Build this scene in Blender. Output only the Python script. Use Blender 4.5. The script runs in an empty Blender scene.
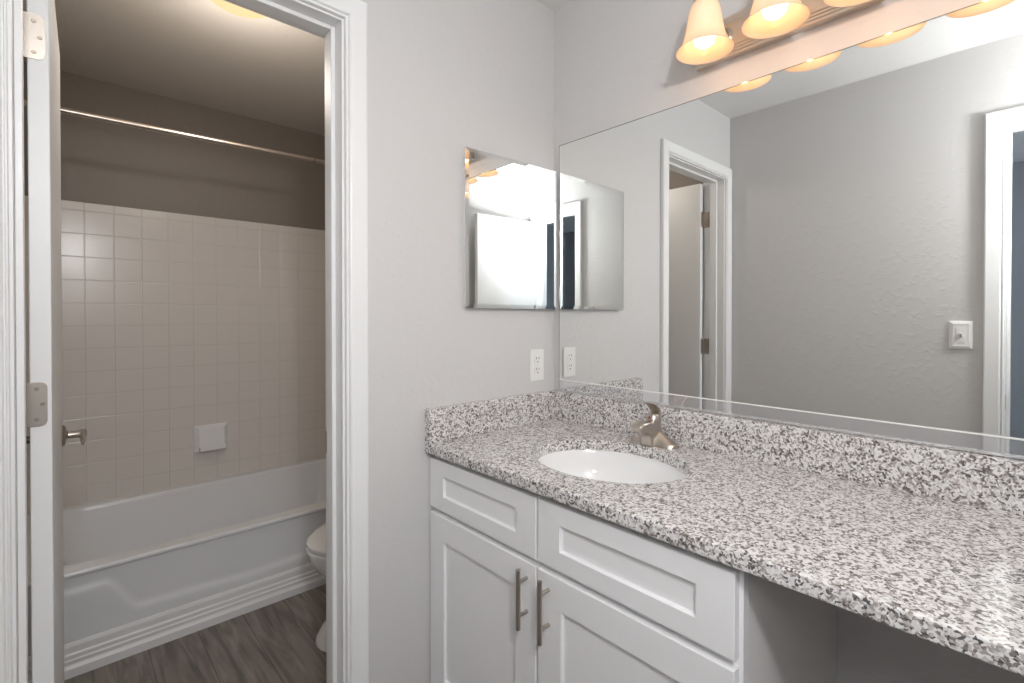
import bpy, bmesh, math, random
from mathutils import Vector, Matrix
random.seed(7)
scene = bpy.context.scene
COL = scene.collection
PI = math.pi

# ------------------------------------------------------------------ camera
cam_d = bpy.data.cameras.new('camera')
cam = bpy.data.objects.new('camera', cam_d); COL.objects.link(cam)
cam.location = (-1.3742, -1.2703, 1.2567)
cam.rotation_euler = (PI/2-math.radians(0.45), 0, -math.radians(42.38))
cam_d.sensor_width = 36.0
cam_d.lens = 493.37/1024*36.0
cam_d.shift_y = -(341.5-319.34)/1024
cam_d.clip_start = 0.02
scene.camera = cam

# ------------------------------------------------------------------ world, exposure, lights
scene.view_settings.view_transform = 'Standard'
scene.view_settings.look = 'None'
scene.view_settings.gamma = 1.0
scene.view_settings.use_curve_mapping = False
scene.view_settings.exposure = 0.0
world = bpy.data.worlds.new('daylight'); scene.world = world
world.use_nodes = True
bg = world.node_tree.nodes['Background']
bg.inputs['Color'].default_value = (0.74, 0.86, 1.0, 1)
bg.inputs['Strength'].default_value = 9.0
scene.cycles.max_bounces = 14
scene.cycles.diffuse_bounces = 6
scene.cycles.glossy_bounces = 8
scene.cycles.transmission_bounces = 10
scene.cycles.transparent_max_bounces = 12
scene.cycles.caustics_reflective = True
scene.cycles.sample_clamp_indirect = 6.0

def lamp(name, kind, loc, energy, color, **kw):
    d = bpy.data.lights.new(name, kind); d.energy = energy; d.color = color
    for k, v in kw.items(): setattr(d, k, v)
    o = bpy.data.objects.new(name, d); COL.objects.link(o); o.location = loc
    return o
# photographer's bare-bulb flash held up in the entry doorway
fl = lamp('bare_bulb_flash', 'POINT', (-1.325, -1.62, 1.90), 35, (0.985, 0.99, 1.0), shadow_soft_size=0.06)
# fill light added beside the camera, aimed straight ahead
f2_ = lamp('camera_fill', 'SPOT', (-1.33, -1.27, 1.42), 10, (0.985, 0.99, 1.0), spot_size=math.radians(116), spot_blend=1.0, shadow_soft_size=0.06)
f2_.rotation_euler = (PI/2-0.30, 0, -math.radians(42.4))
BULB = 2.8           # vanity bulbs, emission strength
DOME = 1.05            # bathroom ceiling lamp, emission strength

# ------------------------------------------------------------------ dimensions
W = 1.5120      # room width, mirror wall x=0 to left wall x=-W
L = 1.83        # mirror wall length towards the camera side
H = 2.40        # ceiling
YB = 1.86       # far wall of the bathroom
T = 0.115       # wall thickness
BX0, BX1 = -3.9, -W-T      # bedroom beyond the entry door
BY0, BY1 = -3.2, 0.6

# ------------------------------------------------------------------ materials
def new_mat(name):
    m = bpy.data.materials.new(name); m.use_nodes = True
    nt = m.node_tree
    return m, nt, nt.nodes['Principled BSDF']
def plain(name, col, rough=0.5, metal=0.0, bump=0.0, bscale=60.0, coat=0.0, var=0.0):
    m, nt, b = new_mat(name)
    b.inputs['Base Color'].default_value = (*col, 1)
    b.inputs['Roughness'].default_value = rough
    b.inputs['Metallic'].default_value = metal
    b.inputs['Coat Weight'].default_value = coat
    tc = nt.nodes.new('ShaderNodeTexCoord')
    nz = nt.nodes.new('ShaderNodeTexNoise'); nz.inputs['Scale'].default_value = bscale
    nz.inputs['Detail'].default_value = 3
    nt.links.new(tc.outputs['Object'], nz.inputs['Vector'])
    if bump:
        bp = nt.nodes.new('ShaderNodeBump'); bp.inputs['Strength'].default_value = bump
        bp.inputs['Distance'].default_value = 0.004
        nt.links.new(nz.outputs['Fac'], bp.inputs['Height'])
        nt.links.new(bp.outputs['Normal'], b.inputs['Normal'])
    if var:
        mx = nt.nodes.new('ShaderNodeMix'); mx.data_type = 'RGBA'
        mx.inputs['A'].default_value = (*[c*(1-var) for c in col], 1)
        mx.inputs['B'].default_value = (*[min(1, c*(1+var)) for c in col], 1)
        nt.links.new(nz.outputs['Fac'], mx.inputs['Factor'])
        nt.links.new(mx.outputs['Result'], b.inputs['Base Color'])
    return m

def wall_mat(name, col):
    """painted drywall with a knock-down texture"""
    m, nt, b = new_mat(name)
    b.inputs['Base Color'].default_value = (*col, 1)
    b.inputs['Roughness'].default_value = 0.55
    tc = nt.nodes.new('ShaderNodeTexCoord')
    n1 = nt.nodes.new('ShaderNodeTexNoise'); n1.inputs['Scale'].default_value = 38; n1.inputs['Detail'].default_value = 4
    n2 = nt.nodes.new('ShaderNodeTexNoise'); n2.inputs['Scale'].default_value = 9; n2.inputs['Detail'].default_value = 2
    rp = nt.nodes.new('ShaderNodeValToRGB')
    rp.color_ramp.elements[0].position = 0.52; rp.color_ramp.elements[1].position = 0.68
    ad = nt.nodes.new('ShaderNodeMath'); ad.operation = 'MULTIPLY_ADD'; ad.inputs[1].default_value = 0.35
    bp = nt.nodes.new('ShaderNodeBump'); bp.inputs['Strength'].default_value = 0.14; bp.inputs['Distance'].default_value = 0.004
    lk = nt.links.new
    lk(tc.outputs['Object'], n1.inputs['Vector']); lk(tc.outputs['Object'], n2.inputs['Vector'])
    lk(n1.outputs['Fac'], rp.inputs['Fac']); lk(n2.outputs['Fac'], ad.inputs[0]); lk(rp.outputs['Color'], ad.inputs[2])
    lk(ad.outputs['Value'], bp.inputs['Height']); lk(bp.outputs['Normal'], b.inputs['Normal'])
    return m

def granite_mat():
    m, nt, b = new_mat('granite')
    lk = nt.links.new
    tc = nt.nodes.new('ShaderNodeTexCoord')
    nz = nt.nodes.new('ShaderNodeTexNoise'); nz.inputs['Scale'].default_value = 90; nz.inputs['Detail'].default_value = 3
    mv = nt.nodes.new('ShaderNodeMix'); mv.data_type = 'VECTOR'; mv.inputs['Factor'].default_value = 0.012
    lk(tc.outputs['Object'], nz.inputs['Vector'])
    lk(tc.outputs['Object'], mv.inputs['A']); lk(nz.outputs['Color'], mv.inputs['B'])
    v = nt.nodes.new('ShaderNodeTexVoronoi'); v.inputs['Scale'].default_value = 245
    lk(mv.outputs['Result'], v.inputs['Vector'])
    sx = nt.nodes.new('ShaderNodeSeparateColor'); lk(v.outputs['Color'], sx.inputs['Color'])
    # clusters: a broader noise leans the random cell value to the dark or light side
    n2 = nt.nodes.new('ShaderNodeTexNoise'); n2.inputs['Scale'].default_value = 85; n2.inputs['Detail'].default_value = 2
    lk(tc.outputs['Object'], n2.inputs['Vector'])
    ma = nt.nodes.new('ShaderNodeMath'); ma.operation = 'MULTIPLY_ADD'; ma.inputs[1].default_value = 1.0; ma.inputs[2].default_value = -0.5
    lk(n2.outputs['Fac'], ma.inputs[0])
    ad = nt.nodes.new('ShaderNodeMath'); ad.operation = 'ADD'
    lk(sx.outputs['Red'], ad.inputs[0]); lk(ma.outputs['Value'], ad.inputs[1])
    r = nt.nodes.new('ShaderNodeValToRGB'); r.color_ramp.interpolation = 'CONSTANT'
    e = r.color_ramp.elements
    e[0].position = 0.0; e[0].color = (0.095, 0.088, 0.09, 1)
    e[1].position = 0.09; e[1].color = (0.215, 0.185, 0.172, 1)
    for p, c in ((0.24, (0.36, 0.32, 0.305)), (0.38, (0.53, 0.50, 0.485)), (0.54, (0.69, 0.675, 0.665)), (0.80, (0.77, 0.76, 0.755))):
        x = e.new(p); x.color = (*c, 1)
    lk(ad.outputs['Value'], r.inputs['Fac'])
    lk(r.outputs['Color'], b.inputs['Base Color'])
    b.inputs['Roughness'].default_value = 0.09
    b.inputs['IOR'].default_value = 1.8
    return m

def tile_mat():
    """square glazed wall tile, 110 mm pitch, laid in x-z or y-z"""
    m, nt, b = new_mat('white_glazed_tile')
    lk = nt.links.new
    g = nt.nodes.new('ShaderNodeTexCoord')
    sp = nt.nodes.new('ShaderNodeSeparateXYZ'); lk(g.outputs['Object'], sp.inputs['Vector'])
    def line(sock, off, cut=None):
        a = nt.nodes.new('ShaderNodeMath'); a.operation = 'ADD'; a.inputs[1].default_value = off; lk(sock, a.inputs[0])
        d = nt.nodes.new('ShaderNodeMath'); d.operation = 'DIVIDE'; d.inputs[1].default_value = 0.1102; lk(a.outputs[0], d.inputs[0])
        f = nt.nodes.new('ShaderNodeMath'); f.operation = 'FRACT'; lk(d.outputs[0], f.inputs[0])
        s = nt.nodes.new('ShaderNodeMath'); s.operation = 'SUBTRACT'; s.inputs[1].default_value = 0.5; lk(f.outputs[0], s.inputs[0])
        q = nt.nodes.new('ShaderNodeMath'); q.operation = 'ABSOLUTE'; lk(s.outputs[0], q.inputs[0])
        mr = nt.nodes.new('ShaderNodeMapRange'); mr.inputs['From Min'].default_value = 0.472; mr.inputs['From Max'].default_value = 0.492
        lk(q.outputs[0], mr.inputs['Value'])
        return mr.outputs['Result']
    lx = line(sp.outputs['X'], 1.292+1.102); lz = line(sp.outputs['Z'], 1.102-1.7563+1.102*2)
    mx = nt.nodes.new('ShaderNodeMath'); mx.operation = 'MAXIMUM'; lk(lx, mx.inputs[0]); lk(lz, mx.inputs[1])
    mc = nt.nodes.new('ShaderNodeMix'); mc.data_type = 'RGBA'
    mc.inputs['A'].default_value = (0.70, 0.66, 0.62, 1); mc.inputs['B'].default_value = (0.63, 0.59, 0.55, 1)
    lk(mx.outputs[0], mc.inputs['Factor']); lk(mc.outputs['Result'], b.inputs['Base Color'])
    iv = nt.nodes.new('ShaderNodeMath'); iv.operation = 'SUBTRACT'; iv.inputs[0].default_value = 1.0; lk(mx.outputs[0], iv.inputs[1])
    bp = nt.nodes.new('ShaderNodeBump'); bp.inputs['Strength'].default_value = 0.35; bp.inputs['Distance'].default_value = 0.002
    lk(iv.outputs[0], bp.inputs['Height']); lk(bp.outputs['Normal'], b.inputs['Normal'])
    b.inputs['Roughness'].default_value = 0.22
    return m

def plank_mat():
    m, nt, b = new_mat('grey_wood_plank')
    lk = nt.links.new
    g = nt.nodes.new('ShaderNodeTexCoord')
    mp = nt.nodes.new('ShaderNodeMapping'); mp.inputs['Rotation'].default_value = (0, 0, PI/2)
    mp.inputs['Location'].default_value = (0.3, 0.02, 0)
    lk(g.outputs['Object'], mp.inputs['Vector'])
    br = nt.nodes.new('ShaderNodeTexBrick'); br.offset = 0.37; br.squash = 1.0
    br.inputs['Scale'].default_value = 1.0
    br.inputs['Brick Width'].default_value = 2.6; br.inputs['Row Height'].default_value = 0.16
    br.inputs['Mortar Size'].default_value = 0.0016; br.inputs['Mortar Smooth'].default_value = 0.1
    br.inputs['Color1'].default_value = (0.185, 0.16, 0.145, 1); br.inputs['Color2'].default_value = (0.225, 0.20, 0.18, 1)
    br.inputs['Mortar'].default_value = (0.10, 0.085, 0.075, 1)
    lk(mp.outputs['Vector'], br.inputs['Vector'])
    m2 = nt.nodes.new('ShaderNodeMapping'); m2.inputs['Scale'].default_value = (13, 1.3, 1)
    lk(g.outputs['Object'], m2.inputs['Vector'])
    n = nt.nodes.new('ShaderNodeTexNoise'); n.inputs['Scale'].default_value = 2.2; n.inputs['Detail'].default_value = 7; n.inputs['Distortion'].default_value = 1.2
    lk(m2.outputs['Vector'], n.inputs['Vector'])
    rp = nt.nodes.new('ShaderNodeValToRGB')
    rp.color_ramp.elements[0].position = 0.3; rp.color_ramp.elements[0].color = (0.5, 0.48, 0.46, 1)
    rp.color_ramp.elements[1].position = 0.72; rp.color_ramp.elements[1].color = (1.35, 1.33, 1.3, 1)
    lk(n.outputs['Fac'], rp.inputs['Fac'])
    mx = nt.nodes.new('ShaderNodeMix'); mx.data_type = 'RGBA'; mx.blend_type = 'MULTIPLY'; mx.inputs['Factor'].default_value = 1
    lk(br.outputs['Color'], mx.inputs['A']); lk(rp.outputs['Color'], mx.inputs['B'])
    lk(mx.outputs['Result'], b.inputs['Base Color'])
    b.inputs['Roughness'].default_value = 0.42
    return m

def emit_mat(name, col, strength):
    m, nt, b = new_mat(name)
    b.inputs['Base Color'].default_value = (1, 1, 1, 1)
    b.inputs['Emission Color'].default_value = (*col, 1)
    b.inputs['Emission Strength'].default_value = strength
    return m

def frosted_mat(name, col, trans=0.6):
    m, nt, b = new_mat(name)
    out = nt.nodes['Material Output']
    tr = nt.nodes.new('ShaderNodeBsdfTranslucent'); tr.inputs['Color'].default_value = (*col, 1)
    b.inputs['Base Color'].default_value = (*col, 1); b.inputs['Roughness'].default_value = 0.25
    mx = nt.nodes.new('ShaderNodeMixShader'); mx.inputs['Fac'].default_value = trans
    nt.links.new(b.outputs['BSDF'], mx.inputs[1]); nt.links.new(tr.outputs['BSDF'], mx.inputs[2])
    nt.links.new(mx.outputs['Shader'], out.inputs['Surface'])
    return m

def clear_mat(name):
    m, nt, b = new_mat(name)
    out = nt.nodes['Material Output']
    tr = nt.nodes.new('ShaderNodeBsdfTransparent'); tr.inputs['Color'].default_value = (0.985, 0.985, 0.99, 1)
    b.inputs['Base Color'].default_value = (0.9, 0.9, 0.92, 1); b.inputs['Roughness'].default_value = 0.15
    mx = nt.nodes.new('ShaderNodeMixShader'); mx.inputs['Fac'].default_value = 0.95
    nt.links.new(b.outputs['BSDF'], mx.inputs[1]); nt.links.new(tr.outputs['BSDF'], mx.inputs[2])
    nt.links.new(mx.outputs['Shader'], out.inputs['Surface'])
    return m

WALL = wall_mat('painted_wall', (0.60, 0.59, 0.585))
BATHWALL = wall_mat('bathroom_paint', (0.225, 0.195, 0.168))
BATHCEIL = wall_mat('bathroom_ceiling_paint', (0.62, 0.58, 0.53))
CEIL = wall_mat('painted_ceiling', (0.74, 0.735, 0.725))
BEDWALL = plain('slate_blue_paint', (0.31, 0.32, 0.345), 0.6, bump=0.1)
CARPET = plain('carpet', (0.30, 0.28, 0.26), 0.95, bump=0.8, bscale=300, var=0.2)
TRIM = plain('white_trim_paint', (0.80, 0.80, 0.80), 0.36)
DOORP = plain('white_door_paint', (0.78, 0.78, 0.78), 0.38, bump=0.03, bscale=40)
CAB = plain('white_cabinet_paint', (0.83, 0.83, 0.835), 0.36, bump=0.01, bscale=40)
CABSIDE = plain('white_cabinet_side', (0.82, 0.80, 0.78), 0.45, bump=0.01)
NICKEL = plain('brushed_nickel', (0.52, 0.47, 0.42), 0.30, 1.0, bump=0.05, bscale=200)
NICKEL_D = plain('dark_nickel', (0.42, 0.35, 0.29), 0.34, 1.0, bump=0.05, bscale=200)
CHROME = plain('chrome', (0.80, 0.76, 0.72), 0.12, 1.0)
PORC = plain('white_porcelain', (0.84, 0.84, 0.84), 0.10, coat=0.4)
TUBM = plain('white_tub_enamel', (0.79, 0.80, 0.815), 0.16, coat=0.3)
PLASTIC = plain('white_plastic', (0.80, 0.79, 0.77), 0.35)
DARK = plain('dark_slot', (0.03, 0.03, 0.03), 0.6)
RED = plain('red_indicator', (0.35, 0.02, 0.015), 0.4)
MIRROR = plain('mirror_silver', (0.90, 0.915, 0.905), 0.0, 1.0)
GEDGE = plain('polished_glass_edge', (0.30, 0.33, 0.32), 0.10, 0.5)
RODM = plain('satin_rod_metal', (0.55, 0.48, 0.42), 0.32, 1.0)
PLATE = plain('satin_plate_metal', (0.78, 0.68, 0.58), 0.42, 1.0)
GRANITE = granite_mat()
TILE = tile_mat()
PLANK = plank_mat()
CLEAR = clear_mat('clear_acrylic')
BULBM = emit_mat('lit_bulb', (1.0, 0.79, 0.55), BULB)
SHADE = frosted_mat('frosted_amber_glass', (0.92, 0.83, 0.72), 0.5)
DOMEM = emit_mat('lit_dome_glass', (1.0, 0.74, 0.38), DOME)
DOMEM.node_tree.nodes['Principled BSDF'].inputs['Base Color'].default_value = (0.02, 0.018, 0.015, 1)
DOMEM.node_tree.nodes['Principled BSDF'].inputs['Specular IOR Level'].default_value = 0.0

# ------------------------------------------------------------------ mesh helpers
class MB:
    def __init__(s): s.bm = bmesh.new()
    def box(s, x0, x1, y0, y1, z0, z1, bev=0.0, seg=2):
        t = bmesh.new()
        bmesh.ops.create_cube(t, size=1.0)
        bmesh.ops.scale(t, vec=(x1-x0, y1-y0, z1-z0), verts=t.verts)
        bmesh.ops.translate(t, vec=((x0+x1)/2, (y0+y1)/2, (z0+z1)/2), verts=t.verts)
        if bev: bmesh.ops.bevel(t, geom=list(t.edges), offset=bev, segments=seg, profile=0.5, affect='EDGES', clamp_overlap=True)
        s.join(t); return s
    def join(s, t):
        me = bpy.data.meshes.new('tmp'); t.to_mesh(me); t.free(); s.bm.from_mesh(me); bpy.data.meshes.remove(me)
    def cyl(s, p0, p1, r0, r1=None, seg=20, bev=0.0):
        r1 = r0 if r1 is None else r1
        p0 = Vector(p0); p1 = Vector(p1); d = p1-p0
        t = bmesh.new()
        bmesh.ops.create_cone(t, cap_ends=True, segments=seg, radius1=r0, radius2=r1, depth=d.length)
        if bev:
            ed = [e for e in t.edges if abs(e.verts[0].co.z-e.verts[1].co.z) < 1e-6]
            bmesh.ops.bevel(t, geom=ed, offset=bev, segments=2, profile=0.5, affect='EDGES')
        q = d.to_track_quat('Z', 'Y').to_matrix().to_4x4()
        bmesh.ops.transform(t, matrix=Matrix.Translation((p0+p1)/2) @ q, verts=t.verts)
        s.join(t); return s
    def loft(s, rings, cap0=True, cap1=True, closed=True, loop=False):
        bm = s.bm; vs = [[bm.verts.new(p) for p in r] for r in rings]
        n = len(vs[0])
        if loop: vs.append(vs[0]); cap0 = cap1 = False
        for a, b in zip(vs, vs[1:]):
            for i in range(n if closed else n-1):
                j = (i+1) % n
                bm.faces.new((a[i], a[j], b[j], b[i]))
        if cap0: bm.faces.new(list(reversed(vs[0])))
        if cap1: bm.faces.new(vs[-1])
        return s
    def lathe(s, prof, center=(0, 0, 0), seg=32, sx=1.0, sy=1.0, mat=None, loop=False):
        rings = []
        for r, z in prof:
            r = max(r, 0.0004)
            ring = []
            for k in range(seg):
                a = 2*PI*k/seg
                v = Vector((r*sx*math.cos(a), r*sy*math.sin(a), z))
                if mat: v = mat @ v
                ring.append(v+Vector(center))
            rings.append(ring)
        if loop: return s.loft(rings, False, False, loop=True)
        return s.loft(rings)
    def quad(s, pts):
        s.bm.faces.new([s.bm.verts.new(p) for p in pts]); return s
    def prism(s, poly, axis, a0, a1, bev=0.0, seg=2):
        """poly: 2D points; axis 'x','y','z' is the extrusion axis"""
        def P(u, v, w):
            return {'x': (w, u, v), 'y': (u, w, v), 'z': (u, v, w)}[axis]
        t = bmesh.new()
        A = [t.verts.new(P(u, v, a0)) for u, v in poly]; B = [t.verts.new(P(u, v, a1)) for u, v in poly]
        n = len(poly)
        t.faces.new(A); t.faces.new(list(reversed(B)))
        for i in range(n):
            j = (i+1) % n; t.faces.new((A[j], A[i], B[i], B[j]))
        bmesh.ops.recalc_face_normals(t, faces=t.faces)
        if bev: bmesh.ops.bevel(t, geom=list(t.edges), offset=bev, segments=seg, profile=0.5, affect='EDGES', clamp_overlap=True)
        s.join(t); return s
    def build(s, name, mat, parent=None, smooth=True, angle=35, mats=None, M=None):
        bmesh.ops.recalc_face_normals(s.bm, faces=s.bm.faces)
        if M is not None: bmesh.ops.transform(s.bm, matrix=M, verts=s.bm.verts)
        me = bpy.data.meshes.new(name); 
        if smooth:
            for f in s.bm.faces: f.smooth = True
            lim = math.radians(angle)
            for e in s.bm.edges:
                if len(e.link_faces) == 2 and e.calc_face_angle(0) > lim: e.smooth = False
        s.bm.to_mesh(me); s.bm.free()
        for m in ([mat] if mats is None else mats): me.materials.append(m)
        o = bpy.data.objects.new(name, me); COL.objects.link(o)
        if smooth:
            wn = o.modifiers.new('weighted_normals', 'WEIGHTED_NORMAL'); wn.keep_sharp = True; wn.weight = 80
        if parent is not None:
            o.parent = parent
            o.matrix_parent_inverse = Matrix.Translation(-parent_loc(parent))
        return o
def parent_loc(p):
    return Vector(p.location) if p.type == 'EMPTY' else Vector((0, 0, 0))
def thing(name, loc, label, cat, group=None, kind=None):
    o = bpy.data.objects.new(name, None); COL.objects.link(o); o.location = loc
    o.empty_display_size = 0.05
    return tag(o, label, cat, group, kind)
def tag(o, label, cat, group=None, kind=None):
    o['label'] = label; o['category'] = cat
    if group: o['group'] = group
    if kind: o['kind'] = kind
    return o
def struct(o, label, cat): return tag(o, label, cat, kind='structure')

# ------------------------------------------------------------------ room shell
ENT0, ENT1, DH = -1.750, -1.140, 2.036         # entry opening in the left wall, head height
JL, JR = -1.4385, -0.8245                        # bathroom doorway jamb faces
jt = 0.019
struct(MB().box(-W-T, T, -L-T, YB+T, -0.10, 0.0).build('floor', PLANK, smooth=False), 'grey brown wood plank floor', 'floor')
struct(MB().box(-W-T, T, -L-T, T*0.5, H, H+0.1).build('ceiling', CEIL, smooth=False), 'white ceiling over the vanity', 'ceiling')
struct(MB().box(-W-T, T, T*0.5, YB+T, H, H+0.1).build('ceiling_bathroom', BATHCEIL, smooth=False), 'dim ceiling over the bathtub and toilet', 'ceiling')
struct(MB().box(0, T, -L-T, T*0.5, 0, H).build('wall_right', WALL, smooth=False), 'light grey wall behind the large mirror and counter', 'wall')
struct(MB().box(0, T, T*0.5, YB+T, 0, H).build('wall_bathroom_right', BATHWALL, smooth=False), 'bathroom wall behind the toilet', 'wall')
struct(MB().box(-W-T, -W, ENT1+jt, T*0.5, 0, H).box(-W-T, -W, -L-T, ENT0-jt, 0, H).box(-W-T, -W, ENT0-jt, ENT1+jt, DH+jt, H)
       .build('wall_left', WALL, smooth=False), 'light grey textured wall with the light switch and entry doorway', 'wall')
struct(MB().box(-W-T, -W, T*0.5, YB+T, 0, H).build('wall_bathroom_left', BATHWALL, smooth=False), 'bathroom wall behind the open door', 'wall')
struct(MB().box(-W, 0, -L-T, -L, 0, H).build('wall_front', WALL, smooth=False), 'light grey wall behind the open entry door', 'wall')
struct(MB().box(JR+jt, 0, 0, T, 0, H).box(-W, JL-jt, 0, T, 0, H).box(JL-jt, JR+jt, 0, T, DH+jt, H)
       .build('wall_back', WALL, smooth=False), 'light grey wall with the bathroom doorway and mirrored cabinet', 'wall')
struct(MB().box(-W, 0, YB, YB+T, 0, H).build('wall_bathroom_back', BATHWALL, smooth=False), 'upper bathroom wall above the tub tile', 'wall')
TZ = 1.797
struct(MB().box(-W+0.008, -0.008, YB-0.008, YB, 0.345, TZ, 0.002).build('wall_tile_back', TILE, smooth=False), 'white square wall tile behind the bathtub', 'tile')
def side_tile(nm, x0, x1, lab):
    # built in its own axes so that the same square tile pattern runs along the wall
    o = MB().box(0, YB-0.95-0.008, -0.004, 0.004, 0.345, TZ, 0.002).build(nm, TILE, smooth=False)
    o.rotation_euler = (0, 0, PI/2); o.location = ((x0+x1)/2, 0.95, 0)
    struct(o, lab, 'tile')
side_tile('wall_tile_left', -W, -W+0.008, 'white square wall tile at the left end of the bathtub')
side_tile('wall_tile_right', -0.008, 0, 'white square wall tile at the right end of the bathtub')
# bedroom beyond the entry
struct(MB().box(BX0, BX1, BY0, BY1, -0.10, 0).build('floor_bedroom', CARPET, smooth=False), 'bedroom carpet beyond the entry doorway', 'floor')
struct(MB().box(BX0, BX1, BY0, BY1, H, H+0.1).build('ceiling_bedroom', CEIL, smooth=False), 'bedroom ceiling beyond the entry doorway', 'ceiling')
struct(MB().box(BX0-0.1, BX0, BY0, BY1, 0, H).build('wall_bedroom_far', BEDWALL, smooth=False), 'slate blue bedroom wall seen through the entry doorway', 'wall')
struct(MB().box(BX0-0.1, BX1, BY0-0.1, BY0, 0, H).build('wall_bedroom_side', BEDWALL, smooth=False), 'slate blue bedroom side wall', 'wall')
wx0, wx1, wz0, wz1 = -3.4, -2.1, 0.95, 2.05  # unseen window opening, added so daylight reaches the bedroom
struct(MB().box(BX0-0.1, wx0, BY1, BY1+0.1, 0, H).box(wx1, BX1, BY1, BY1+0.1, 0, H).box(wx0, wx1, BY1, BY1+0.1, 0, wz0).box(wx0, wx1, BY1, BY1+0.1, wz1, H)
       .build('wall_bedroom_added_window', BEDWALL, smooth=False), 'slate blue bedroom wall with an opening added for daylight', 'wall')
wf = MB()
for a in ((wx0, wx0+0.05, wz0, wz1), (wx1-0.05, wx1, wz0, wz1), (wx0+0.05, wx1-0.05, wz0, wz0+0.05), (wx0+0.05, wx1-0.05, wz1-0.05, wz1), ((wx0+wx1)/2-0.02, (wx0+wx1)/2+0.02, wz0+0.05, wz1-0.05)):
    wf.box(a[0], a[1], BY1+0.03, BY1+0.08, a[2], a[3], 0.004)
struct(wf.build('added_window_1', TRIM), 'white frame of an unseen bedroom window added for daylight', 'window')
struct(MB().box(-W-T-0.0, -W, -3.3, -L-T, 0, H).build('wall_bedroom_near', BEDWALL, smooth=False), 'bedroom wall beside the entry doorway', 'wall')
struct(MB().box(-W-T-0.012, -W-T, ENT1+0.08, BY1, 0, H).build('wall_bedroom_inner', BEDWALL, smooth=False), 'bedroom face of the wall beside the entry', 'wall')

# ------------------------------------------------------------------ door frames
CAS = [(0, 0), (0, .010), (.0015, .0125), (.004, .0125), (.0055, .0085), (.0075, .0085), (.0105, .0155), (.014, .017), (.055, .019), (.0595, .016), (.061, .012), (.061, 0)]
def casing(mb, x0, x1, top, y, sgn):
    rings = []
    for P in ('a', 'b', 'c', 'd'):
        r = []
        for w, h in CAS:
            yy = y+sgn*h
            r.append({'a': (x0-w, yy, 0), 'b': (x0-w, yy, top+w), 'c': (x1+w, yy, top+w), 'd': (x1+w, yy, 0)}[P])
        rings.append(r)
    mb.loft(rings)
def door_frame(name, x0, x1, head, t, stop0, stop1, M, label, both=True):
    """jambs, stops and casings of an opening x0..x1 in a wall whose room face is y=0 and far face y=t"""
    e = struct(bpy.data.objects.new(name, None), label, 'door frame'); COL.objects.link(e)
    j = MB().box(x0-jt, x0, 0, t, 0, head+jt, 0.001).box(x1, x1+jt, 0, t, 0, head+jt, 0.001).box(x0, x1, 0, t, head, head+jt, 0.001)
    j.build('jamb', TRIM, e, M=M)
    s = MB().box(x0, x0+.012, stop0, stop1, 0, head, .0025).box(x1-.012, x1, stop0, stop1, 0, head, .0025).box(x0+.012, x1-.012, stop0, stop1, head-.012, head, .0025)
    s.build('door_stop', TRIM, e, M=M)
    c = MB(); casing(c, x0-.005, x1+.006, head+.005, 0, -1); c.build('casing', TRIM, e, M=M, smooth=False)
    if both:
        c = MB(); casing(c, x0-.005, x1+.006, head+.005, t, 1); c.build('casing', TRIM, e, M=M, smooth=False)
    return e
I4 = Matrix.Identity(4)
f1 = door_frame('trim_1', JL, JR, DH, T, .040, .078, I4, 'white casing and jamb of the bathroom doorway')
MB().box(JR-.0015, JR+.001, .088, .112, .87, .93, .0005).build('strike_plate', NICKEL, f1)
ME = Matrix.Translation((-W, 0, 0)) @ Matrix.Rotation(PI/2, 4, 'Z')
f2 = door_frame('trim_2', ENT0, ENT1, DH, T, .040, .078, ME, 'white casing and jamb of the entry doorway')
sp = MB().box(ENT1-.0015, ENT1+.001, .006, .034, .865, .925, .0005); sp.build('strike_plate', NICKEL, f2, M=ME)

def hinge(parent, M, z, door_side=True):
    """butt hinge: leaf on the door's edge, leaf on the jamb, knuckle; local x along the door edge"""
    o = MB()
    h = .045
    def leaf(x0, x1, round_right):
        r = .012; pts = []
        if round_right:
            pts = [(x0, z-h), (x1-r, z-h)]
            pts += [(x1-r+r*math.sin(a), z-h+r-r*math.cos(a)) for a in [PI/2*k/5 for k in range(1, 6)]]
            pts += [(x1-r+r*math.cos(a), z+h-r+r*math.sin(a)) for a in [PI/2*k/5 for k in range(0, 6)]]
            pts += [(x0, z+h)]
        return pts
    o.prism(leaf(-.011, .0265, True), 'y', -.0022, 0.0)
    hm = o.build('hinge', NICKEL, parent, M=M)
    k = MB()
    for i in range(5):
        k.cyl((-.0125, .000, z-h+.018*i+.0006), (-.0125, .000, z-h+.018*(i+1)-.0006), .0055, seg=14)
    k.build('knuckle', NICKEL, hm, M=M)
    for sx, sz in ((.010, h-.014), (.019, 0.0), (.010, -h+.014)):
        MB().cyl((sx, -.0022, z+sz), (sx, -.0034, z+sz), .0038, .0030, seg=12).build('screw', NICKEL_D, hm, M=M)
    return hm

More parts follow.
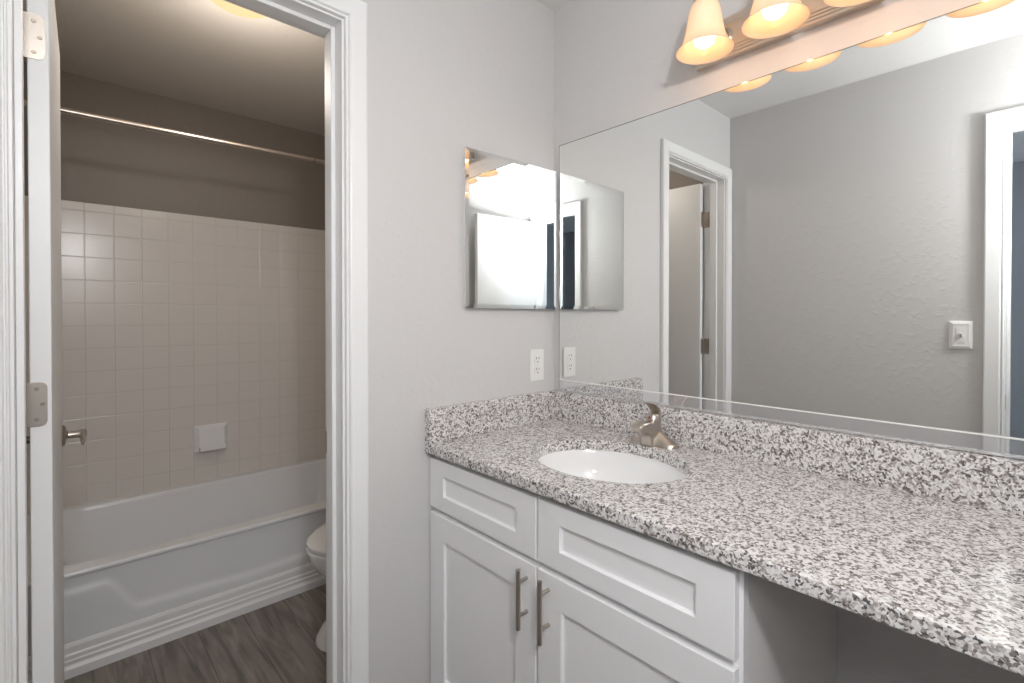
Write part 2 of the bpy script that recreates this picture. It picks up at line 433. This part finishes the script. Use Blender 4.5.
def knob_set(parent, M, x, z, face_hi, face_lo, dirx):
    """lever handles on both faces of the leaf (local y is along the leaf)"""
    for face, sg in ((face_hi, 1), (face_lo, -1)):
        o = MB()
        q = Matrix.Rotation(PI/2*sg, 4, 'Y')
        prof = [(.0005, -.0005), (.030, -.0005), (.031, .003), (.028, .007), (.014, .010), (.0105, .014), (.010, .034), (.0125, .040), (.0125, .050), (.009, .054), (.0005, .055)]
        o.lathe(prof, (face, x, z), seg=24, mat=q.to_3x3())
        # lever blade towards the hinge side
        rings = []
        for k, (d, hh, ww, dz) in enumerate(((0.004, .009, .006, 0), (-.015, .011, .0065, -.001), (-.045, .010, .006, -.003), (-.075, .011, .005, -.007), (-.088, .008, .004, -.009), (-.093, .003, .002, -.010))):
            cx = face+sg*.046; rings.append([(cx+ww*math.cos(a), x+d, z+dz+hh*math.sin(a)) for a in [2*PI*i/14 for i in range(14)]])
        o.loft(rings)
        o.build('door_handle', NICKEL, parent, M=M)

# bathroom door, open against the bathroom's left wall
door_w, door_t = .606, .033
d1 = thing('door_1', (-1.4230, .119, 0), 'white flat bathroom door standing open against the tub room left wall', 'door', kind='structure')
D1 = Matrix.Translation((-1.4230, .119, 0)) @ Matrix.Rotation(-math.radians(1.5), 4, 'Z')
MB().box(0, door_t, 0, door_w, .012, 2.026, .0015, 1).build('door_leaf', DOORP, d1, M=D1)
for hz in (1.819, 1.076, .22): hinge(d1, D1, hz)
knob_set(d1, D1, door_w-.062, .908, door_t, 0.0, -1)
# jamb-side leaves of the same hinges
for hz in (1.819, 1.076, .22):
    MB().box(JL, JL+.002, .086, .1135, hz-.045, hz+.045, .0007).build('hinge_leaf', NICKEL, f1)

# entry door, open into the vanity room along the front wall
d2 = thing('door_2', (-W+.004, ENT0+.006, 0), 'white flat entry door standing open in front of the front wall', 'door', kind='structure')
D2 = Matrix.Translation((-W+.022, ENT0+.010, 0)) @ Matrix.Rotation(-PI/2+math.radians(1.0), 4, 'Z')
MB().box(-.0005, door_t, 0, door_w, .012, 2.026, .0015, 1).build('door_leaf', DOORP, d2, M=D2)
for hz in (1.819, 1.076, .22): hinge(d2, D2, hz)
knob_set(d2, D2, door_w-.062, .908, door_t, 0.0, -1)

# baseboards
def baseboard(name, pts, label):
    mb = MB()
    for (x0, x1, y0, y1) in pts: mb.box(x0, x1, y0, y1, 0, .085, .003)
    struct(mb.build(name, TRIM), label, 'baseboard')
baseboard('baseboard_back', [(-.760, -.560, -.012, 0)], 'white baseboard between the doorway casing and the vanity')
baseboard('baseboard_left', [(-W, -W+.012, ENT1+.07, -.02)], 'white baseboard under the light switch')
baseboard('baseboard_right', [(-.012, 0, -L, -.935)], 'white baseboard under the open end of the counter')
baseboard('baseboard_bathroom', [(-.012, 0, T, 1.0)], 'white baseboard behind the toilet')

# ------------------------------------------------------------------ countertop with splashes
D = .570; ZC = .875; TB = .030; BT = .027; ZS = .977
SC = (-.299, -.472); SA = (.174, .211)
ct = thing('countertop', (-D/2, -L/2, ZC-TB), 'speckled grey granite countertop with an oval sink cut out', 'countertop')
bm = bmesh.new()
e = .004
angs = sorted([2*PI*k/128 for k in range(128)] + [math.atan2(y-SC[1], x-SC[0]) % (2*PI) for x in (-D, 0) for y in (-L, 0)])
def outer(a):
    c, s = math.cos(a), math.sin(a); t = 1e9
    if c > 1e-9: t = min(t, (0-SC[0])/c)
    if c < -1e-9: t = min(t, (-D-SC[0])/c)
    if s > 1e-9: t = min(t, (0-SC[1])/s)
    if s < -1e-9: t = min(t, (-L-SC[1])/s)
    return SC[0]+t*c, SC[1]+t*s
def ell(a, k=0.0):
    c, s = math.cos(a), math.sin(a); r = 1/math.sqrt((c/(SA[0]+k))**2+(s/(SA[1]+k))**2)
    return SC[0]+r*c, SC[1]+r*s
rings = []
O = [outer(a) for a in angs]; E0 = [ell(a) for a in angs]; E1 = [ell(a, .003) for a in angs]
cl = lambda p: (max(p[0], -D+e), p[1])
c2 = lambda p: (max(p[0], -D+e*.3), p[1])
rings.append([(*p, ZC) for p in E1]); rings.append([(*cl(p), ZC) for p in O]); rings.append([(*c2(p), ZC-e*.3) for p in O]); rings.append([(*p, ZC-e) for p in O])
rings.append([(*p, ZC-TB+e) for p in O]); rings.append([(*c2(p), ZC-TB+e*.3) for p in O]); rings.append([(*cl(p), ZC-TB) for p in O]); rings.append([(*p, ZC-TB) for p in E0])
rings.append([(*p, ZC-.003) for p in E0])
mb = MB(); mb.loft(rings, loop=True)
mb.build('slab', GRANITE, ct, angle=50)
MB().box(-BT, 0, -L, 0, ZC, ZS, .0015).build('backsplash', GRANITE, ct)
MB().box(-D, -BT, -BT, 0, ZC, ZS, .0015).build('side_splash', GRANITE, ct)

# ------------------------------------------------------------------ sink
sk = thing('sink', (SC[0], SC[1], .70), 'white oval ceramic sink set under the granite counter', 'sink')
prof = [(.012, .714), (.05, .716), (.10, .722), (.135, .737), (.158, .765), (.168, .80), (.172, .835), (.176, .8445), (.192, .8445), (.192, .835), (.184, .82), (.178, .78), (.165, .745), (.14, .720), (.10, .708), (.05, .702), (.012, .702)]
s2 = MB(); s2.lathe([(r/.174, z) for r, z in prof], (SC[0], SC[1], 0), seg=64, sx=SA[0], sy=SA[1], loop=True); s2.build('basin', PORC, sk)
MB().lathe([(.0005, .7135), (.012, .7135), (.020, .716), (.022, .7185), (.019, .7195), (.010, .7185), (.0005, .718)], (SC[0], SC[1], 0), seg=28).build('drain', CHROME, sk)

# ------------------------------------------------------------------ vanity cabinet
FX = -.555; FT = .019; FFX = FX+FT          # door fronts, face frame plane
CY1 = -.004; CY0 = -.9255
va = thing('vanity_cabinet', (-.28, (CY0+CY1)/2, 0), 'white shaker vanity cabinet under the sink end of the granite counter', 'cabinet')
ff = MB()
ZT = ZC-TB
for y0, y1, z0, z1 in ((CY1-.035, CY1, .10, ZT), (CY0, CY0+.035, .10, ZT), (-.478, -.438, .10, ZT-.03)):
    ff.box(FFX, FFX+.019, y0, y1, z0, z1, .001)
for z0, z1 in ((ZT-.03, ZT), (.655, .695), (.10, .13)):
    ff.box(FFX+.0005, FFX+.019, CY0+.035, CY1-.035, z0, z1)
ff.build('face_frame', CAB, va)
bd = MB().box(FFX+.019, -.002, CY1-.016, CY1, .0, ZT).box(FFX+.019, -.018, CY0+.016, CY1-.016, .10, .116).box(-.018, -.002, CY0+.016, CY1-.016, .10, ZT).box(FFX+.075, FFX+.09, CY0+.016, CY1-.016, 0, .10)
bd.build('carcass', CAB, va, smooth=False)
MB().box(FFX+.019, -.002, CY0, CY0+.016, 0, ZT).build('side_panel', CABSIDE, va, smooth=False)

def shaker(y0, y1, z0, z1, sw, rw):
    """five-piece front facing -x: a frame with a recessed flat panel"""
    b = MB(); bv = .0016
    rec = .009; ch = .0035
    o = [(y0, z0), (y1, z0), (y1, z1), (y0, z1)]
    def ring(ins_y, ins_z, x):
        return [(x, y0+ins_y, z0+ins_z), (x, y1-ins_y, z0+ins_z), (x, y1-ins_y, z1-ins_z), (x, y0+ins_y, z1-ins_z)]
    b.loft([ring(0, 0, FX+FT), ring(0, 0, FX+bv), ring(bv, bv, FX), ring(sw, rw, FX), ring(sw+ch*.4, rw+ch*.4, FX+rec*.8), ring(sw+ch, rw+ch, FX+rec)])
    return b
g = .0033
ym = -.4581
def front(name, y0, y1, z0, z1, sw, rw): return shaker(y0, y1, z0, z1, sw, rw).build(name, CAB, va, smooth=False)
front('drawer_front', ym+g, CY1-.001, .6825, .8290, .068, .043)
front('drawer_front', CY0+.0068, ym-g, .6825, .8290, .068, .043)
dl = front('cabinet_door', ym+g, CY1-.001, .115, .6665, .072, .072)
dr = front('cabinet_door', CY0+.0068, ym-g, .115, .6665, .072, .072)
def pull(y, parent):
    o = MB().cyl((FX-.029, y, .516), (FX-.029, y, .659), .0058, seg=20, bev=.001)
    for z in (.549, .629): o.cyl((FX+.001, y, z), (FX-.027, y, z), .0045, seg=14)
    p = o.build('bar_pull', NICKEL, parent); p['label'] = 'brushed nickel bar pull'
pull(-.4255, dl); pull(-.4965, dr)

# ------------------------------------------------------------------ faucet
fx, fy = -.076, -.474
fa = thing('faucet', (fx, fy, ZC), 'brushed nickel single lever faucet behind the oval sink', 'faucet')
# deck body: low wings that sweep up to the middle
rings = []
for k in range(33):
    t = -1+2*k/32
    y = fy+t*.0775; a = abs(t)
    hgt = .012+.046*max(0, 1-a/.92)**1.25 if a < .92 else .012
    wx = .029*math.sqrt(max(0.02, 1-a**4))
    wt = wx*(.62 if a < .6 else .62+.2*(a-.6)/.4)
    ring = [(fx-wx, y, ZC), (fx+wx, y, ZC)]
    for q in range(1, 12):
        an = PI*q/12; c = math.cos(an); s = math.sin(an)
        ring.append((fx+(wt+(wx-wt)*(1-s)**1.5)*math.copysign(abs(c)**.7, c), y, ZC+.004+(hgt-.004)*s**.6))
    rings.append(ring)
MB().loft(rings).build('deck_body', NICKEL, fa, angle=50)
sp = [(-.060, .8752), (-.058, .918), (-.070, .934), (-.100, .946), (-.130, .952), (-.156, .951), (-.170, .944), (-.175, .934), (-.170, .926), (-.155, .922), (-.138, .915), (-.126, .903), (-.119, .888), (-.117, .8752)]
# rounded spout: profile in x-z, thick in y
prs = MB(); half = .021
rg = []
cxz = (-.100, .915)
for yy, k in ((-half, .80), (-half+.003, .92), (-half+.008, 1.0), (half-.008, 1.0), (half-.003, .92), (half, .80)):
    rr = []
    for x, z in sp:
        kk = k if z > .88 else 1.0
        rr.append((cxz[0]+(x-cxz[0])*(k if z > .88 else 1), fy+yy, cxz[1]+(z-cxz[1])*kk))
    rg.append(rr)
prs.loft(rg).build('spout', NICKEL, fa, angle=50)
MB().cyl((-.161, fy, .9125), (-.161, fy, .926), .0095, seg=20, bev=.001).build('aerator', CHROME, fa)
MB().lathe([(.0005, .930), (.021, .930), (.022, .945), (.0205, .958), (.014, .966), (.0005, .968)], (-.080, fy, 0), seg=28).build('valve_hub', NICKEL, fa)
# lever: a paddle rising forward over the spout
rings = []
path = [(-.066, .938), (-.063, .956), (-.068, .972), (-.080, .986), (-.094, .995), (-.106, 1.0005), (-.1085, 1.0012)]
for i, (x, z) in enumerate(path):
    x0_, z0_ = path[max(i-1, 0)]; x1_, z1_ = path[min(i+1, 6)]
    dl_ = math.hypot(x1_-x0_, z1_-z0_); nx_, nz_ = (z1_-z0_)/dl_, -(x1_-x0_)/dl_
    w = (.015, .0165, .018, .0185, .0185, .016, .011)[i]; th = (.009, .008, .006, .0045, .0038, .003, .0015)[i]
    rings.append([(x+nx_*th*math.sin(a), fy+w*math.copysign(abs(math.cos(a))**.55, math.cos(a)), z+nz_*th*math.sin(a)) for a in [2*PI*q/20 for q in range(20)]])
lv = MB().loft(rings).build('lever', NICKEL, fa, angle=50)
MB().cyl((-.1005, fy, .958), (-.1035, fy, .9575), .0028, seg=12).build('hot_mark', RED, fa)

# ------------------------------------------------------------------ wall mirror
MZ0, MZ1 = ZS+.0015, 1.885
mi = thing('wall_mirror', (-.006, -.9, MZ0), 'large frameless wall mirror standing on the granite backsplash', 'mirror')
MB().box(-.0055, -.0005, -L+.01, -.032, MZ0, MZ1).build('mirror_glass', MIRROR, mi, smooth=False)
MB().box(-.0060, -.0005, -.032, -.0305, MZ0, MZ1+.0025).box(-.0060, -.0005, -L+.01, -.032, MZ1, MZ1+.0025).build('glass_edge', GEDGE, mi, smooth=False)
MB().box(-.0085, -.0072, -L+.01, -.033, MZ0, 1.0155).build('clear_channel', CLEAR, mi, smooth=False)
MB().box(-.0090, -.0060, -L+.01, -.033, 1.0155, 1.0185, .0006).build('channel_lip', PLASTIC, mi)

# ------------------------------------------------------------------ mirrored medicine cabinet
mc = thing('medicine_cabinet', (-.225, 0, 1.28), 'small square mirror fronted medicine cabinet on the wall above the outlet', 'cabinet')
MX0, MX1, MB0, MB1, MY = -.4315, -.0165, 1.2805, 1.790, -.0200
MB().box(MX0+.006, MX1-.006, -.0135, 0, MB0+.010, MB1-.006, .001).build('cabinet_body', PLASTIC, mc)
TILT = Matrix.Translation((MX0, MY, 0)) @ Matrix.Rotation(math.radians(-1.0), 4, 'Z') @ Matrix.Translation((-MX0, -MY, 0))
md = MB(); bw = .0125
def mr(ins, y): return [(MX0+ins, y, MB0+ins), (MX1-ins, y, MB0+ins), (MX1-ins, y, MB1-ins), (MX0+ins, y, MB1-ins)]
md.loft([mr(0, MY+.006), mr(0, MY+.0010), mr(bw, MY)])
md.build('mirror_door', MIRROR, mc, smooth=False, M=TILT)

# ------------------------------------------------------------------ outlet and switch
ou = thing('electrical_outlet', (-.0955, 0, 1.0765), 'white duplex outlet on the wall below the mirrored cabinet', 'outlet')
ox, oz = -.0955, 1.0765
MB().prism([(ox-.035, oz-.0575), (ox+.035, oz-.0575), (ox+.035, oz+.0575), (ox-.035, oz+.0575)], 'y', -.0062, 0, .0028).build('cover_plate', PLASTIC, ou)
for dz in (-.0195, .0195):
    pts = []
    for k in range(28):
        a = 2*PI*k/28; x = .0172*math.cos(a); z = max(-.0138, min(.0138, .0172*math.sin(a))); pts.append((ox+x, oz+dz+z))
    rc = MB().prism(pts, 'y', -.0082, -.0058, .0004, 1).build('receptacle', PLASTIC, ou)
    sl = MB().box(ox-.0075, ox-.0055, -.0085, -.0079, oz+dz+.001, oz+dz+.0095).box(ox+.0055, ox+.0075, -.0085, -.0079, oz+dz+.002, oz+dz+.0090).cyl((ox, -.0079, oz+dz-.0075), (ox, -.0085, oz+dz-.0075), .0026, seg=12)
    sl.build('slots', DARK, rc)
MB().cyl((ox, -.006, oz), (ox, -.0074, oz), .0032, .0026, seg=14).build('screw', PLASTIC, ou)

sw_y, sw_z = -1.003, 1.172
sw = thing('light_switch', (-W, sw_y, sw_z), 'white toggle light switch on the left wall beside the entry casing', 'switch')
b = MB()
def sr(ins, dx, hy=.0395, hz=.061): return [(-W+dx, sw_y-hy+ins, sw_z-hz+ins), (-W+dx, sw_y+hy-ins, sw_z-hz+ins), (-W+dx, sw_y+hy-ins, sw_z+hz-ins), (-W+dx, sw_y-hy+ins, sw_z+hz-ins)]
b.loft([sr(0, 0), sr(0, .003), sr(.002, .006), sr(.014, .010), sr(.0155, .0092)]).build('cover_plate', PLASTIC, sw, angle=15)
ins = MB().box(-W+.0085, -W+.0106, sw_y-.0165, sw_y+.0165, sw_z-.0335, sw_z+.0335, .0008).build('switch_insert', PLASTIC, sw)
tg = MB().prism([(-W+.010, sw_z-.011), (-W+.010, sw_z+.011), (-W+.0225, sw_z+.013), (-W+.0235, sw_z+.005)], 'y', sw_y-.005, sw_y+.005, .0012).build('toggle', PLASTIC, sw)
for dz in (-.0255, .0255): MB().cyl((-W+.0100, sw_y, sw_z+dz), (-W+.0114, sw_y, sw_z+dz), .0028, seg=12).build('screw', PLASTIC, sw)

# ------------------------------------------------------------------ vanity light
LY = [-.653, -.825, -.997, -1.169]; LX = -.130
BY_0, BY_1, BZ0, BZ1 = -1.252, -.570, 1.966, 2.080
vl = thing('vanity_light', (0, sum(LY)/4, 2.02), 'four light brushed nickel vanity fixture above the large mirror', 'light fixture')
# stepped back plate: ribs along both long edges and a flat middle
pr = [(0, BZ0), (-.014, BZ0), (-.017, BZ0+.003), (-.017, BZ0+.009), (-.020, BZ0+.012), (-.020, BZ0+.016), (-.0225, BZ0+.019), (-.0225, BZ0+.023), (-.025, BZ0+.026), (-.025, BZ0+.030), (-.021, BZ0+.033)]
pr = pr + [(x, BZ0+BZ1-z) for x, z in reversed(pr)]
pl = MB(); pl.loft([[(x, y, z) for x, z in pr] for y in (BY_0, BY_1)]); pl.build('back_plate', PLATE, vl, smooth=False)
for y in ((LY[0]+LY[1])/2, (LY[2]+LY[3])/2): MB().lathe([(.0005, .021), (.006, .021), (.0055, .025), (.003, .028), (.0005, .0285)], (0, y, (BZ0+BZ1)/2), seg=14, mat=Matrix.Rotation(-PI/2, 3, 'Y')).build('screw', CHROME, vl)
ZR = 1.948           # rim of the shades
for y in LY:
    c = (LX, y, 0)
    arm = MB()
    zc_ = (BZ0+BZ1)/2; pts = []
    for k in range(13):
        a = k/12; pts.append(Vector((-.020+(LX+.020)*math.sin(a*PI/2)**1.0, y, zc_+ .075*math.sin(a*PI*.80)+.035*a)))
    rr = []
    for i, p in enumerate(pts):
        tdir = (pts[min(i+1, 12)]-pts[max(i-1, 0)]).normalized(); n = Vector((0, 1, 0)); b2 = tdir.cross(n)
        rr.append([p+.0055*(math.cos(q)*n+math.sin(q)*b2) for q in [2*PI*j/12 for j in range(12)]])
    arm.loft(rr); ztop = pts[-1].z
    arm.lathe([(.0005, .019), (.026, .019), (.027, .022), (.020, .028), (.0005, .030)], (0, y, zc_), seg=20, mat=Matrix.Rotation(-PI/2, 3, 'Y'))
    arm.build('arm', NICKEL, vl)
    zs = ZR+.125
    MB().lathe([(.0005, ztop+.004), (.010, ztop+.003), (.016, zs+.030), (.026, zs+.020), (.0285, zs+.014), (.0285, zs-.008), (.0265, zs-.008), (.0265, zs+.006), (.0005, zs+.006)], c, seg=32).build('socket_cup', NICKEL, vl)
    out = [(.0270, zs+.002), (.0335, zs-.008), (.0385, zs-.022), (.0425, zs-.045), (.0460, zs-.068), (.0510, zs-.090), (.0580, zs-.108), (.0665, zs-.120), (.0710, zs-.125)]
    inn = [(r-.003, z+.0015) for r, z in reversed(out)]
    MB().lathe(out+inn, c, seg=48, loop=True).build('lamp_shade', SHADE, vl, angle=60)
    MB().lathe([(.0005, ZR+.008), (.012, ZR+.010), (.0235, ZR+.019), (.0290, ZR+.036), (.0265, ZR+.054), (.0170, ZR+.076), (.0130, ZR+.092), (.0130, ZR+.130), (.0005, ZR+.130)], c, seg=28).build('bulb', BULBM, vl)

# ------------------------------------------------------------------ bathtub
TY0, TY1, RZ = 1.040, YB-.008, .355
X0, X1 = -W+.002, -.002
tb = thing('bathtub', ((X0+X1)/2, (TY0+TY1)/2, 0), 'white alcove bathtub with a wave embossed apron', 'bathtub')
def rrect(x0, x1, y0, y1, r, z, n=8):
    p = []
    for cx, cy, a0 in ((x1-r, y1-r, 0), (x0+r, y1-r, PI/2), (x0+r, y0+r, PI), (x1-r, y0+r, 3*PI/2)):
        for k in range(n+1):
            a = a0+PI/2*k/n; p.append((cx+r*math.cos(a), cy+r*math.sin(a), z))
    return p
rings = [rrect(X0, X1, TY0+.03, TY1, .004, .02), rrect(X0, X1, TY0+.03, TY1, .004, .335), rrect(X0, X1, TY0+.001, TY1, .004, .340), rrect(X0, X1, TY0, TY1, .004, .349), rrect(X0+.003, X1-.003, TY0+.004, TY1-.003, .004, .3545), rrect(X0+.008, X1-.008, TY0+.010, TY1-.006, .006, RZ),
         rrect(X0+.075, X1-.085, TY0+.068, TY1-.048, .13, RZ), rrect(X0+.083, X1-.093, TY0+.076, TY1-.055, .13, .350), rrect(X0+.090, X1-.10, TY0+.083, TY1-.06, .13, .335),
         rrect(X0+.12, X1-.12, TY0+.105, TY1-.085, .13, .20), rrect(X0+.17, X1-.15, TY0+.125, TY1-.105, .12, .09), rrect(X0+.22, X1-.19, TY0+.16, TY1-.14, .10, .062), rrect(X0+.30, X1-.25, TY0+.22, TY1-.20, .06, .055)]
MB().loft(rings).build('tub_shell', TUBM, tb, angle=60)
# apron panel with the embossed wave
def wave(x):
    t = x
    if t > (X0+X1)/2: t = X0+X1-t
    s = min(1, max(0, (t+1.265)/.105)); s = s*s*(3-2*s)
    return .288+.05*min(0, -(t+1.265))*.4-(.122)*s if t < -1.16 else .166-.02*min(1, (t+1.16)/.5)
nx, nz = 150, 60
ap = bmesh.new(); grid = []
for i in range(nx+1):
    x = X0+(X1-X0)*i/nx; row = []
    for j in range(nz+1):
        z = .02+.330*j/nz
        d = (wave(x)-z)/.016; s = 1/(1+math.exp(-max(-30, min(30, d*3))))
        y = TY0+.011-.009*s
        if z > .335: y = TY0+.011-.010*((z-.335)/.015)
        row.append(ap.verts.new((x, y, z)))
    grid.append(row)
for i in range(nx):
    for j in range(nz): ap.faces.new((grid[i][j], grid[i+1][j], grid[i+1][j+1], grid[i][j+1]))
back = [[ap.verts.new((X0+(X1-X0)*i/nx, TY0+.029, z)) for z in (.02, .350)] for i in range(nx+1)]
for i in range(nx):
    ap.faces.new((back[i][0], back[i][1], back[i+1][1], back[i+1][0]))
mb = MB(); mb.bm.free(); mb.bm = ap; mb.build('apron', TUBM, tb, angle=80)
MB().lathe([(.0005, 0), (.030, 0), (.031, .004), (.024, .009), (.0005, .010)], (X1-.118, (TY0+TY1)/2, .24), seg=24, mat=Matrix.Rotation(-PI/2, 3, 'Y')).build('overflow_cover', CHROME, tb)
# white base mouldings along the foot of the tub
ms = MB()
ms.prism([(TY0, 0), (TY0-.024, 0), (TY0-.024, .030), (TY0-.020, .036), (TY0-.017, .042), (TY0-.017, .055), (TY0-.013, .059), (TY0-.013, .072), (TY0-.009, .078), (TY0-.008, .100), (TY0-.004, .110), (TY0, .112)], 'x', X0, X1)
struct(ms.build('trim_3', TRIM, smooth=False), 'white stepped moulding along the foot of the bathtub', 'trim')

# ------------------------------------------------------------------ soap dish
sy = YB-.008
sd = thing('soap_dish', (-.772, sy, .583), 'white ceramic soap dish on the tiled wall above the bathtub', 'soap dish')
o = MB(); xx0, xx1, zz0, zz1 = -.852, -.690, .512, .660
def sdr(ix, iz, dy): return [(xx0+ix, sy-dy, zz0+iz), (xx1-ix, sy-dy, zz0+iz), (xx1-ix, sy-dy, zz1-iz), (xx0+ix, sy-dy, zz1-iz)]
o.loft([sdr(0, 0, 0), sdr(0, 0, .006), sdr(.003, .003, .010), sdr(.019, .014, .030), sdr(.024, .019, .033)])
o.build('dish_plate', PORC, sd, angle=30)
tr = MB()
tr.prism([(sy-.028, zz0+.030), (sy-.033, zz0+.016), (sy-.050, zz0+.010), (sy-.060, zz0+.016), (sy-.062, zz0+.040), (sy-.057, zz0+.043), (sy-.052, zz0+.034), (sy-.033, zz0+.034)], 'x', xx0+.020, xx1-.020, .003)
tr.build('dish_tray', PORC, sd)

# ------------------------------------------------------------------ shower rod
sr_ = thing('shower_rod', ((X0+X1)/2, 1.05, 1.975), 'slim chrome shower rod across the bathtub alcove', 'curtain rod')
MB().cyl((-W+.002, 1.05, 1.967), (-.505, 1.05, 1.978), .0105, seg=20).build('outer_tube', RODM, sr_)
MB().cyl((-.515, 1.05, 1.978), (-.002, 1.05, 1.982), .0095, seg=20).build('inner_tube', RODM, sr_)
MB().cyl((-.512, 1.05, 1.978), (-.500, 1.05, 1.978), .0130, seg=20, bev=.001).build('collar', NICKEL_D, sr_)
for xa, xb, z in ((-W+.001, -W+.014, 1.967), (-.014, -.001, 1.982)):
    MB().cyl((xa, 1.05, z), (xb, 1.05, z), .023, seg=24, bev=.003).build('end_flange', CHROME, sr_)

# ------------------------------------------------------------------ toilet (tank on the right wall, bowl towards the doorway side)
ty = .600
to = thing('toilet', (-.36, ty, 0), 'white toilet standing beside the bathtub behind the doorway jamb', 'toilet')
def egg(xf, xb, hw, z, n=40, p=2.0):
    """egg outline: front at xf (towards -x), back at xb"""
    xm = xf+(xb-xf)*.52; pts = []
    for k in range(n):
        a = 2*PI*k/n; c, s = math.cos(a), math.sin(a)
        rx = (xm-xf) if c < 0 else (xb-xm)
        pts.append((xm+rx*math.copysign(abs(c)**(2/p), c), ty+hw*math.copysign(abs(s)**(2/p), s), z))
    return pts
bowl = [egg(-.665, -.10, .118, 0.0, p=2.6), egg(-.662, -.10, .116, .02, p=2.6), egg(-.640, -.105, .104, .06, p=2.5), egg(-.590, -.12, .095, .12), egg(-.560, -.13, .098, .19), egg(-.610, -.14, .130, .25), egg(-.662, -.15, .164, .31), egg(-.684, -.16, .180, .355), egg(-.690, -.16, .184, .382), egg(-.688, -.16, .182, .390), egg(-.655, -.19, .150, .390), egg(-.63, -.22, .125, .34), egg(-.56, -.26, .08, .25), egg(-.50, -.34, .04, .21)]
bowl = [[(x, y, z*.91) for x, y, z in r] for r in bowl]
MB().loft(bowl).build('bowl', PORC, to, angle=60)
MB().loft([egg(-.690, -.19, .184, 0.3560), egg(-.698, -.185, .189, 0.3605), egg(-.698, -.185, .189, 0.3705), egg(-.694, -.187, .186, 0.3745), egg(-.60, -.26, .10, 0.3745), ], loop=True).build('seat', PORC, to, angle=50)
MB().loft([egg(-.688, -.19, .182, 0.3760), egg(-.697, -.185, .188, 0.3795), egg(-.697, -.185, .188, 0.3895), egg(-.685, -.19, .180, 0.3985), egg(-.60, -.23, .12, 0.4045)]).build('lid', PORC, to, angle=50)
MB().box(-.215, -.014, ty-.235, ty+.235, .357, .715, .022, 4).build('tank', PORC, to)
MB().box(-.228, -.010, ty-.245, ty+.245, .716, .752, .010, 3).build('tank_lid', PORC, to)
fl_ = MB().cyl((-.213, ty+.165, .665), (-.228, ty+.165, .665), .012, seg=18, bev=.002).box(-.238, -.227, ty+.085, ty+.172, .658, .671, .003)
fl_.build('flush_lever', CHROME, to)

# ------------------------------------------------------------------ bathroom ceiling lamp
cx_, cy_ = -.905, .645
cl_ = thing('ceiling_light', (cx_, cy_, H), 'lit dome ceiling light in the bathroom beyond the doorway', 'ceiling light')
MB().lathe([(.0005, H), (.128, H), (.130, H-.010), (.124, H-.022), (.0005, H-.022)], (cx_, cy_, 0), seg=48).build('base_ring', NICKEL, cl_)
MB().lathe([(.118, H-.022)]+[(.118*math.cos(a), H-.022-.046*math.sin(a)) for a in [PI/2*k/10 for k in range(1, 11)]], (cx_, cy_, 0), seg=48).build('dome_glass', DOMEM, cl_)
lamp('bathroom_fill', 'POINT', (cx_, cy_, H-.26), 8.5, (1.0, 0.90, 0.80), shadow_soft_size=0.10)  # added point light hanging below the dome, brightens the bathroom
for y in LY:
    lamp('vanity_bulb_light', 'POINT', (LX, y, ZR-.004), 0.20, (1.0, 0.44, 0.10), shadow_soft_size=0.0)
